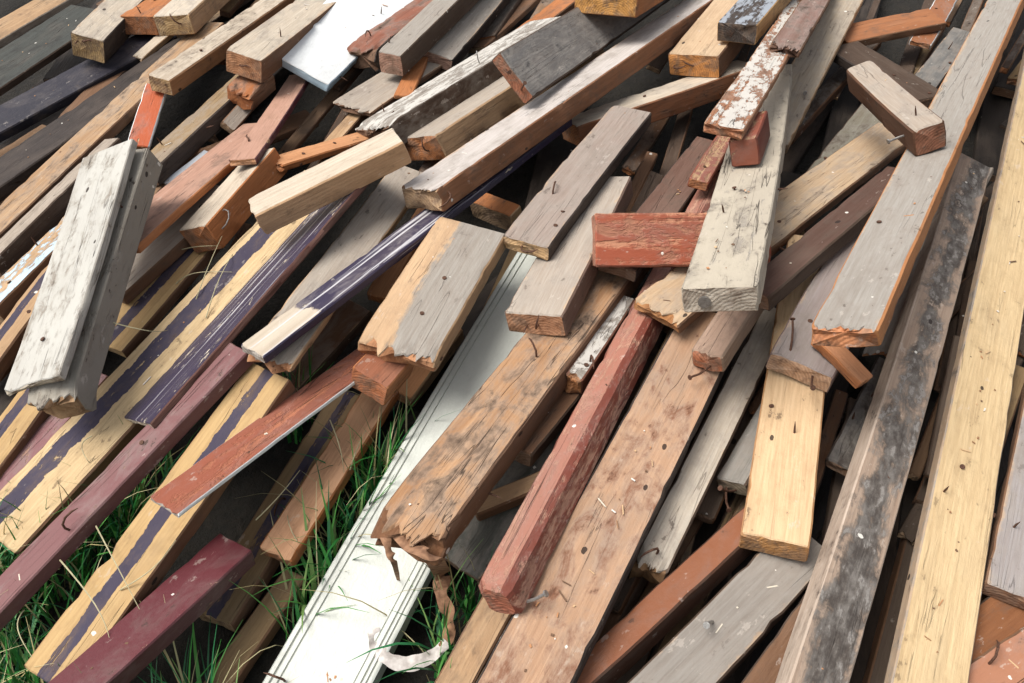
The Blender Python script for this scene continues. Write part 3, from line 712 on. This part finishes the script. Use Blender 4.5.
T('plank', 'broad yellow plank standing nearly upright with sawn lower end', (740, 533), (810, 548), (814, 236), 16, 'clean', C(224, 193, 152), C(196, 150, 104), C(206, 152, 92), cap=25, nails=[('bolt', 'top', .70, .45, 0, 0)])
# --- right
T('plank', 'orange-brown board behind the grey plank at the bottom right', (930, 640), (952, 690), (1080, 560), 8, 'wood', C(140, 92, 58), MUD, BROWN, roll=0)
T('plank', 'reddish tan streaked plank in the bottom right corner', (936, 684), (962, 744), (1096, 614), 10, 'paint', C(170, 118, 90), BROWN, TAN, roll=0, under=PALE)
T('plank', 'grey plank with tan end at the right edge of the photo', (985, 582), (1052, 608), (1078, 262), 13, 'dusty', C(158, 152, 150), BROWN, C(150, 104, 70), cap=25)
T('plank', 'pale grey splintered board beneath the large orange-sided plank', (862, 352), (906, 354), (975, 168), 6, 'dusty', C(188, 182, 172), GREY, FRESH, rough=.02, cap=25)
T('timber', 'long beam scorched black and grey, pale left side, lower right', (776, 722), (838, 728), (976, 160), 20, 'burnt', C(176, 156, 138), C(198, 182, 166), TAN, roll=16, chip=0.3)
T('plank', 'long cream yellow plank with grey left edge at far right', (882, 730), (962, 734), (1048, 40), 11, 'clean', CREAM, GREY, YEL, roll=12, smat='dusty', chip=0.4)
T('plank', 'mauve-grey plank with two rusty nails under the orange-sided plank', (770, 351), (834, 378), (888, 204), 18, 'dusty', C(160, 149, 145), C(140, 122, 116), C(206, 168, 136), cap=35, nails=[('long', 'top', .02, .25, 200, 50), ('long', 'end', .7, .4, 60, 20)])
# --- upper right
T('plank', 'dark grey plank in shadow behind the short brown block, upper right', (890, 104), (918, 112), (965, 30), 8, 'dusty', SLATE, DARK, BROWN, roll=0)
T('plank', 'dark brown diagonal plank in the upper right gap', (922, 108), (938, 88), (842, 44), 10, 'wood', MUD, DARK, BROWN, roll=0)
T('plank', 'brown plank with thin upper edge in the top right corner', (910, 40), (932, 44), (958, -22), 6, 'paint', C(150, 96, 62), WHITE, ORANGE, smat='solid', under=WHITE, roll=0)
T('plank', 'orange-brown plank lying crosswise at the top right', (838, 26), (842, 44), (938, 15), 8, 'wood', C(168, 112, 74), BROWN, ORANGE, roll=0)
T('plank', 'grey-green bark-edged plank behind the pale post, upper right', (772, 214), (806, 232), (880, 106), 8, 'rotten', C(140, 138, 124), MUD, TAN, roll=0)
T('timber', 'dark brown beam with white splash beneath the tan plank, right', (746, 280), (762, 303), (902, 168), 16, 'wood', C(98, 74, 64), MUD, BROWN, roll=-16)
T('plank', 'tan plank with torn orange end passing under the pale post', (634, 297), (682, 322), (898, 128), 12, 'dusty', C(198, 172, 140), BROWN, C(200, 140, 80), roll=-4, rough=.016)
T('block', 'small pink-red block end left of the pale post', (690, 176), (708, 184), (738, 118), 10, 'worn_red', C(146, 90, 76), RED, ORANGE, roll=0)
T('block', 'brick-red block with broad face lying crosswise in the centre', (592, 213), (598, 267), (772, 238), 8, 'worn_red', C(162, 84, 58), C(140, 80, 60), C(190, 130, 104), roll=46, smat='worn_red', under=C(196, 140, 110))
T('timber', 'long grey-topped plank with brown-orange side sweeping to the top', (399, 187), (436, 190), (748, -34), 24, 'dusty', C(204, 198, 193), C(152, 108, 78), TAN, rough=.012, nails=[('bent', 'right', .03, .4, 200, 30)])
T('plank', 'wide dark grey stained plank with red-brown end at top centre', (501, 51), (533, 98), (668, -24), 13, 'stain', C(124, 122, 120), MUD, C(166, 102, 70), cap=40, nails=[('long', 'end', .3, .5, 60, 30), ('long', 'end', .75, .5, 90, 40)])
T('timber', 'bright orange sawn beam end at the top centre edge', (573, -8), (637, -4), (724, -70), 22, 'wood', C(214, 160, 90), C(168, 112, 70), C(222, 160, 76), cap=40)
T('timber', 'tan beam with orange end and two bent nails, top right centre', (667, 53), (719, 56), (776, -52), 23, 'clean', C(206, 180, 148), C(120, 88, 66), C(210, 146, 84), nails=[('bent', 'end', .12, .55, 0, 10), ('flat', 'end', .5, .5, 150, 0)])
T('timber', 'wide grey-tan post leaning behind the flaking white plank', (742, 152), (798, 128), (860, -26), 10, 'dusty', C(182, 168, 148), TAN, TAN, roll=0, nails=[('bright', 'top', .24, .75, 0, 60)])
T('timber', 'pale weathered post with bolt in its near end, right of centre', (680, 288), (757, 286), (770, 66), 26, 'whitewash', C(186, 176, 158), C(184, 174, 156), C(190, 180, 164), cap=25, smat='whitewash', under=GREY, nails=[('bolt', 'end', .30, .55, 0, 0), ('point', 'top', .27, .3, 0, 30)])
T('timber', 'black-ended beam with blue-grey top and tan side, top right', (717, 22), (757, 25), (800, -48), 20, 'flaky', C(150, 156, 164), C(196, 160, 112), DARK, under=DARK, rough=.008)
T('block', 'small red painted block under the tip of flaking white plank', (728, 141), (757, 137), (754, 112), 28, 'worn_red', C(140, 74, 54), C(122, 62, 46), C(142, 76, 54), cap=25, emat='solid')
T('plank', 'flaking white and brown plank with split end, upper right centre', (704, 121), (744, 130), (812, -14), 12, 'flaky', C(204, 199, 190), C(176, 134, 104), C(180, 120, 84), under=C(158, 110, 80), rough=.010, cap=30)
T('timber', 'crumbling rotten brown beam end at the top, right of centre', (771, 42), (801, 50), (836, -34), 10, 'rotten', C(150, 122, 112), BROWN, C(120, 90, 74), rough=.03, cap=30, chip=2.0)
T('splinter', 'curled orange splinter torn below the large orange-sided plank', (816, 338), (828, 328), (868, 380), 8, 'clean', C(206, 146, 104), ORANGE, FRESH, roll=0, rough=.02)
T('plank', 'large grey plank with bright orange side and splintered end, right', (812, 320), (874, 336), (1040, -70), 20, 'dusty', C(162, 157, 149), C(196, 136, 88), C(206, 140, 96), rough=.012, smat='clean', cap=30, roll=-24)
T('block', 'short grey-topped brown block with nails on the orange-sided plank', (912, 132), (945, 120), (858, 64), 27, 'dusty', C(176, 164, 150), C(110, 78, 58), C(150, 92, 62), cap=35, nails=[('point', 'top', .06, .5, 0, 10), ('bright', 'left', .05, .5, 0, 0)])

# ------------------------------------------------------------------ settle every timber on those below it, then build
POSES = [settle(pl) for pl in PLANKS]
HMB = HM - BASE
def shows(pl, g):
    A, X, W, N, L, wid, th = g
    for a in np.linspace(0.02, 0.98, 14):
        for b in (-.4, 0, .4):
            q = A + X * L * a + W * wid * b; p = project(q)
            if not (-20 <= p[0] <= IW + 20 and -20 <= p[1] <= IH + 20): return True
            h = (q - PO) @ PN
            hid = False
            for k in range(50):
                hh = 0.6 - k * 0.012
                if hh <= h + 0.004: break
                r = at(p, hh) - PO
                i, j = int((r @ PU - U0) / GR), int((r @ PV - V0) / GR)
                if HM[i, j] > hh and HMB[i, j] > 0.01: hid = True; break
            if not hid: return True
    return False
# deep pieces are told apart by their tone and by the large timber they lie nearest to
def short(lbl):
    for cut in (',', ' with ', ' in ', ' at ', ' under ', ' lying ', ' running ', ' beside ', ' below ', ' behind ', ' on ', ' from ', ' resting ', ' whose ', ' between ', ' right ',
                ' left ', ' along ', ' standing ', ' scorched ', ' wedged ', ' peeping ', ' squeezed ', ' passing ', ' sweeping ', ' leaning ', ' crossing ', ' above ', ' rising ', ' beneath ', ' just '):
        i = lbl.find(cut)
        if i > 6: lbl = lbl[:i]
    return ' '.join(lbl.split()[:7])
MAIN = [p for p in PLANKS if not p['group']]
def nearest(px):
    best = None
    for p in MAIN:
        for f in np.linspace(0, 1, 15):
            q = (p['A'][0] + (p['F'][0] - p['A'][0]) * f, p['A'][1] + (p['F'][1] - p['A'][1]) * f)
            if not (0 <= q[0] <= IW and 0 <= q[1] <= IH): continue
            d = (q[0] - px[0]) ** 2 + (q[1] - px[1]) ** 2
            if best is None or d < best[0]: best = (d, p, q)
    return best
def tone(c):
    m = sum(c[:3]) / 3
    return 'pale' if m > 0.16 else 'brown' if m > 0.09 else 'dark brown' if m > 0.035 else 'near-black'
for pl in PLANKS:
    if not pl['group']: continue
    mid = ((pl['A'][0] + pl['F'][0]) / 2, (pl['A'][1] + pl['F'][1]) / 2)
    _, p, q = nearest(mid)
    side = 'above' if mid[1] < q[1] - 6 else 'below' if mid[1] > q[1] + 6 else 'beside'
    pl['label'] = ('thin %s slat in the gap %s the %s' if pl['name'] == 'slat' else '%s timber deep in the pile %s the %s') % (tone(pl['top']), side, short(p['label']))
for k, pl in enumerate(PLANKS):
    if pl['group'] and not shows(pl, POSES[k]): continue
    A, X, W, N, L, wid, th = POSES[k]
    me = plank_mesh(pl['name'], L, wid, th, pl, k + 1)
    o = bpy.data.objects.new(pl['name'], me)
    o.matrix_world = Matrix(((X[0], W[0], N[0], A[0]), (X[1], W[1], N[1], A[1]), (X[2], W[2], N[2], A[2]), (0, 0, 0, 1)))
    o['label'] = pl['label']; o['category'] = {'splinter': 'wood splinter', 'block': 'wood block'}.get(pl['name'], 'timber' if pl['name'] == 'timber' else 'plank')
    if pl['group']: o['group'] = pl['group']
    COL.objects.link(o)
    for nl in pl['nails']: add_nail(o, pl, (L, wid, th), *nl)
    if not pl['group'] and L > 0.25:
        rn = random.Random(k * 7 + 3)
        for _ in range(rn.choice([0, 0, 1, 2, 3])):
            add_nail(o, pl, (L, wid, th), rn.choice(['head', 'head', 'head', 'point', 'bent']), rn.choice(['top', 'top', 'top', 'right']),
                     rn.uniform(0.02, min(0.45, L * 0.8)), rn.uniform(0.15, 0.85), rn.uniform(0, 360), rn.uniform(-25, 25))
    if not pl['group'] or k < 0:
        print('TIMBER %3d phi %5.1f%s L %.2f w %.3f t %.3f hA %.2f hB %.2f | %s' % (k, pl['phi'], '*' if pl.get('clamped') else ' ', L, wid, th, pl['hA'], pl['hB'], pl['label'][:60]))

# ------------------------------------------------------------------ ground
def ground_z(x, y):
    yy = y
    if yy < -0.6: yy = -0.6 - 0.0
    if yy > 4.2: yy = 4.2
    z = (yy - PO[1]) * math.tan(SLOPE)
    return z
def build_ground():
    g = NG('soil and turf'); g.coords()
    n1 = g.noise((3, 3, 3), 1.0, 6.0, 0.65); n2 = g.noise((40, 40, 40), 1.0, 5.0, 0.7)
    c = g.mix(g.ramp(n2, 0.35, 0.7), C(30, 27, 22), C(50, 43, 34))  # soil tinted darker than real, adding gap shade to its colour
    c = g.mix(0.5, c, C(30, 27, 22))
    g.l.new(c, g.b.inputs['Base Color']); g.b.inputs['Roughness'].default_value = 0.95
    g.l.new(g.bump(g.math('ADD', n1, n2), 0.8, 0.02), g.b.inputs['Normal'])
    def axis(a, b, n, far):
        core = [a + (b - a) * i / n for i in range(n + 1)]
        out = [far * q for q in (1, .5, .25, .12)]
        return [a - q for q in out] + core + [b + q for q in out[::-1]]
    xs, ys = axis(-4, 4, 100, 60), axis(-1.5, 5.5, 90, 60)
    vs = []
    for y in ys:
        for x in xs:
            dz = noise.noise(Vector((x * 3, y * 3, 1))) * 0.02 + noise.noise(Vector((x * 11, y * 11, 4))) * 0.008
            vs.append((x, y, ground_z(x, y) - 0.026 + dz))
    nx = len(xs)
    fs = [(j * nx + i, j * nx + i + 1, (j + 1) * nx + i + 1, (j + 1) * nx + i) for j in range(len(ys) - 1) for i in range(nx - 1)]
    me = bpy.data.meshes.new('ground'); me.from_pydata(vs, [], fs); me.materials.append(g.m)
    me.polygons.foreach_set('use_smooth', np.ones(len(fs), bool))
    o = bpy.data.objects.new('ground', me); o['kind'] = 'structure'; COL.objects.link(o)
build_ground()

# ------------------------------------------------------------------ grass in the gaps and in front of the pile
def build_grass():
    g = NG('grass blades'); g.coords()
    t = g.attr('tint')
    g.l.new(t, g.b.inputs['Base Color']); g.b.inputs['Roughness'].default_value = 0.5
    g.b.inputs['Specular IOR Level'].default_value = 0.4
    rg = random.Random(5)
    vs, fs, cols = [], [], []
    def blade(u, v, ln, wd, lean, az, col, h0=-.02):
        seg = 5
        base = PO + PU * u + PV * v + PN * h0
        d = np.array([math.cos(az), math.sin(az), 0]); s = np.array([-math.sin(az), math.cos(az), 0])
        p = base.copy(); ang = lean * 0.25; st = len(vs)
        for i in range(seg + 1):
            f = i / seg; ww = wd * (1 - f ** 1.8) * 0.5 + 0.0002
            fold = np.array([0, 0, 0])
            vs.append(tuple(p - s * ww)); vs.append(tuple(p + s * ww))
            k = 1.0 - 0.35 * (1 - f)
            cols.extend([col] * 2)
            ang = lean * (0.25 + 1.1 * f)
            p = p + (d * math.sin(ang) + np.array([0, 0, 1]) * math.cos(ang)) * ln / seg
        for i in range(seg):
            a = st + 2 * i
            fs.append((a, a + 1, a + 3, a + 2))
    greens = [C(40, 108, 46), C(60, 134, 58), C(30, 88, 50), C(84, 148, 70), C(48, 120, 74), C(112, 144, 80)]
    dry = [C(176, 164, 116), C(158, 150, 110), C(190, 182, 140)]
    tufts = 0
    while tufts < 850:
        u, v = rg.uniform(-1.6, 1.2), rg.uniform(-0.9, 1.15)
        i, j = int((u - U0) / GR), int((v - V0) / GR)
        if HMB[i - 2:i + 3, j - 2:j + 3].max() > 0.004 or BASE[i, j] > 0.075: continue
        q = project(PO + PU * u + PV * v)
        if q[0] > 560 or q[0] < -160 or (q[1] > 655 and 225 < q[0] < 440): continue
        if q[1] > 760 and rg.random() < 0.75: continue
        if q[1] < 380: continue
        tufts += 1
        for b in range(rg.randint(4, 8)):
            dr = rg.random() < 0.2
            blade(u + rg.gauss(0, .010), v + rg.gauss(0, .010), rg.uniform(.06, .22) * (1.0 if not dr else 1.25), rg.uniform(.003, .0085) * (1 if not dr else .5),
                  rg.uniform(.2, 1.5), rg.uniform(0, 2 * math.pi), rg.choice(dry if dr else greens))
    me = bpy.data.meshes.new('grass'); me.from_pydata(vs, [], fs)
    a = me.attributes.new('tint', 'FLOAT_COLOR', 'POINT'); a.data.foreach_set('color', np.array(cols, np.float32).ravel())
    me.materials.append(g.m); me.polygons.foreach_set('use_smooth', np.ones(len(fs), bool))
    o = bpy.data.objects.new('grass', me); o['kind'] = 'stuff'
    o['label'] = 'green grass with dry stalks growing around the lower planks'; o['category'] = 'grass'
    COL.objects.link(o)
build_grass()

# ------------------------------------------------------------------ curled strip hanging from the cracked beam
def build_strip():
    root = bpy.data.objects.new('curled_strip', None)
    root['label'] = 'curled brown strip with white peeled end hanging from cracked brown beam'; root['category'] = 'wood strip'
    wb = next(p for p in PLANKS if p['label'].startswith('long white moulded'))
    cb = next(p for p in PLANKS if p['label'].startswith('thick cracked'))
    h1, h0 = cb['hA'], wb['hA']
    base = at((445, 645), h0)
    root.location = base; COL.objects.link(root)
    def ribbon(name, keys, mat, thick, twist):
        pts = [at(k[:2], k[2]) for k in keys]; wds = [k[3] for k in keys]
        n = 12 * (len(pts) - 1); vs, fs = [], []
        def cr(a, b, c, d, t):
            return 0.5 * ((2 * b) + (c - a) * t + (2 * a - 5 * b + 4 * c - d) * t * t + (3 * b - a - 3 * c + d) * t ** 3)
        P, Wd = [], []
        for i in range(n + 1):
            s = i / n * (len(pts) - 1); k = min(int(s), len(pts) - 2); t = s - k
            g = lambda L, q: L[max(0, min(len(L) - 1, q))]
            P.append(cr(g(pts, k - 1), g(pts, k), g(pts, k + 1), g(pts, k + 2), t)); Wd.append(wds[k] + (wds[k + 1] - wds[k]) * t)
        for i, p in enumerate(P):
            d = norm(P[min(i + 1, n)] - P[max(i - 1, 0)])
            s = norm(np.cross(d, PN)); up = np.cross(s, d)
            tw = twist * math.sin(i / n * 7.0) + 1.3 * noise.noise(Vector((i * .09, 7, len(keys))))
            a = s * math.cos(tw) + up * math.sin(tw); b = np.cross(a, d)
            jit = 1 + 0.30 * noise.noise(Vector((i * .13, 3, len(keys))))
            w2 = Wd[i] * jit * 0.80
            for (ca, cb_) in ((-1, -.3), (-.55, .35), (0, .8), (.55, .35), (1, -.3), (.5, -.5), (0, -.15), (-.5, -.5)):
                q = p + a * ca * w2 + b * cb_ * max(thick * .5, w2 * .16) + np.array([0, 0, 1]) * 0.0006 * noise.noise(Vector((i * .5, ca * 3, cb_)))
                vs.append(tuple(q - base))
        for i in range(n):
            for k in range(8):
                fs.append((i * 8 + k, i * 8 + (k + 1) % 8, (i + 1) * 8 + (k + 1) % 8, (i + 1) * 8 + k))
        fs.append(tuple(range(8))[::-1]); fs.append(tuple(n * 8 + k for k in range(8)))
        me = bpy.data.meshes.new(name); me.from_pydata(vs, [], fs); me.materials.append(M[mat])
        me.polygons.foreach_set('use_smooth', np.ones(len(fs), bool)); me.set_sharp_from_angle(angle=0.9)
        o = bpy.data.objects.new(name, me); COL.objects.link(o); o.parent = root
    a, b = h0 + .025, h0 + .02
    ribbon('dry_strip', [(392, 528, h1 - .030, .012), (412, 546, h1 - .012, .016), (430, 556, h1 - .006, .019), (442, 574, a + .04, .018), (441, 594, a + .03, .013), (449, 616, a + .01, .016), (448, 638, b, .012), (441, 648, b, .009)], 'bark', .003, .5)
    ribbon('peeled_end', [(447, 642, b, .011), (428, 658, b + .004, .013), (404, 664, b + .004, .014), (384, 656, b + .004, .014), (374, 642, b + .004, .013), (374, 628, b + .008, .010)], 'chalk', .004, .3)
    ribbon('frayed_tail', [(384, 526, h1 - .03, .010), (388, 548, h1 - .028, .009), (394, 562, h1 - .05, .006), (399, 582, h0 + .03, .004), (405, 604, h0 + .015, .0015)], 'bark', .002, .6)
build_strip()

# ------------------------------------------------------------------ dry stalks lying over the lower timbers
def build_stalks():
    rg = random.Random(9); vs, fs = [], []
    def top_h(p):
        d = ray(p); q = CAM + d * ((0.0 - (CAM - PO) @ PN) / (d @ PN)); h = 0.0
        for k in range(60):                       # walk down the view ray to the pile's surface
            hh = 0.6 - k * 0.01
            q = at(p, hh) - PO
            i, j = int((q @ PU - U0) / GR), int((q @ PV - V0) / GR)
            if HM[i, j] >= hh: return hh
        return 0.0
    spots = [((196, 300), (222, 236)), ((206, 318), (240, 242)), ((176, 284), (232, 272)), ((110, 322), (168, 330)), ((92, 436), (98, 474)),
             ((96, 526), (140, 610)), ((60, 560), (110, 640)), ((24, 610), (34, 660)), ((256, 520), (300, 470)),
             ((330, 420), (344, 474)), ((310, 560), (292, 500)), ((180, 250), (226, 246)), ((120, 590), (176, 540)), ((350, 470), (366, 430))]
    for a, b in spots:
        n = 8; pts = []
        off = rg.uniform(-14, 14)
        ha, hb = top_h(a), top_h(b)
        for i in range(n + 1):
            f = i / n; bend = math.sin(f * math.pi)
            p = (a[0] + (b[0] - a[0]) * f + off * bend, a[1] + (b[1] - a[1]) * f + off * 0.5 * bend)
            pts.append(at(p, max(top_h(p), ha + (hb - ha) * f) + 0.006 + 0.012 * bend))
        for i in range(1, n): pts[i] = (pts[i - 1] + pts[i] * 2 + pts[i + 1]) / 4
        st = len(vs)
        for i, p in enumerate(pts):
            d = norm(pts[min(i + 1, n)] - pts[max(i - 1, 0)]); s_ = norm(np.cross(d, PN)); u_ = np.cross(s_, d)
            r = 0.0012 * (1 - 0.6 * i / n)
            for k in range(5):
                an = 2 * math.pi * k / 5; vs.append(tuple(p + s_ * math.cos(an) * r + u_ * math.sin(an) * r))
        for i in range(n):
            for k in range(5): fs.append((st + i * 5 + k, st + i * 5 + (k + 1) % 5, st + (i + 1) * 5 + (k + 1) % 5, st + (i + 1) * 5 + k))
    me = bpy.data.meshes.new('dry_stalks'); me.from_pydata(vs, [], fs)
    me.materials.append(simple_material('dry straw', C(186, 178, 142), 0.7, 0, 0.3, 80))
    o = bpy.data.objects.new('dry_stalks', me); o['kind'] = 'stuff'; o['label'] = 'thin dry grass stalks lying over the lower left planks'; o['category'] = 'dry grass'
    COL.objects.link(o)
build_stalks()

# ------------------------------------------------------------------ crumbs, paint flakes and small splinters lying on the timbers
def build_crumbs():
    rg = random.Random(31); vs, fs, cols = [], [], []
    pal = [C(196, 164, 126), C(150, 112, 80), C(222, 216, 206), C(110, 84, 64), C(180, 130, 90), C(206, 196, 178)]
    gu, gv = np.gradient(HM, GR)
    n = 0
    while n < 340:
        q = at((rg.uniform(-40, 1064), rg.uniform(-40, 720)), 0.2) - PO
        i, j = int((q @ PU - U0) / GR), int((q @ PV - V0) / GR)
        if not (5 < i < NU - 5 and 5 < j < NV - 5): continue
        a, b = gu[i, j], gv[i, j]
        if HMB[i, j] < 0.02 or abs(a) > 0.5 or abs(b) > 0.5 or np.ptp(HM[i - 2:i + 3, j - 2:j + 3]) > 0.02: continue
        n += 1
        nn = norm(PN - PU * a - PV * b)
        an = rg.uniform(0, 6.28); d = norm(PU * math.cos(an) + PV * math.sin(an)); d = norm(d - nn * (d @ nn)); s_ = np.cross(nn, d)
        ln, wd, ht = rg.choice([(.0014, .0013, .001), (.002, .0018, .001), (.0026, .002, .001), (.0035, .0012, .001), (.009, .0011, .0012), (.0018, .0016, .001)])
        f = rg.uniform(.7, 1.3); base = PO + q - PN * (q @ PN) + PN * (HM[i, j] - 0.0008); st = len(vs)
        for z in (0, ht * f):
            for x, y in ((-1, -.7), (1, -1), (.8, .9), (-.9, 1)):
                vs.append(tuple(base + d * x * ln * f * rg.uniform(.7, 1) + s_ * y * wd * f * rg.uniform(.6, 1) + nn * z)); 
        c = rg.choice(pal); cols.extend([c] * 8)
        for q4 in ((4, 5, 6, 7), (0, 1, 5, 4), (1, 2, 6, 5), (2, 3, 7, 6), (3, 0, 4, 7), (3, 2, 1, 0)): fs.append(tuple(st + k for k in q4))
    me = bpy.data.meshes.new('crumbs'); me.from_pydata(vs, [], fs)
    at_ = me.attributes.new('tint', 'FLOAT_COLOR', 'POINT'); at_.data.foreach_set('color', np.array(cols, np.float32).ravel())
    g = NG('crumbs'); g.l.new(g.attr('tint'), g.b.inputs['Base Color']); g.b.inputs['Roughness'].default_value = 0.9
    me.materials.append(g.m)
    o = bpy.data.objects.new('wood_crumbs', me); o['kind'] = 'stuff'; o['label'] = 'wood crumbs and paint flakes strewn over the planks'; o['category'] = 'debris'
    COL.objects.link(o)
build_crumbs()
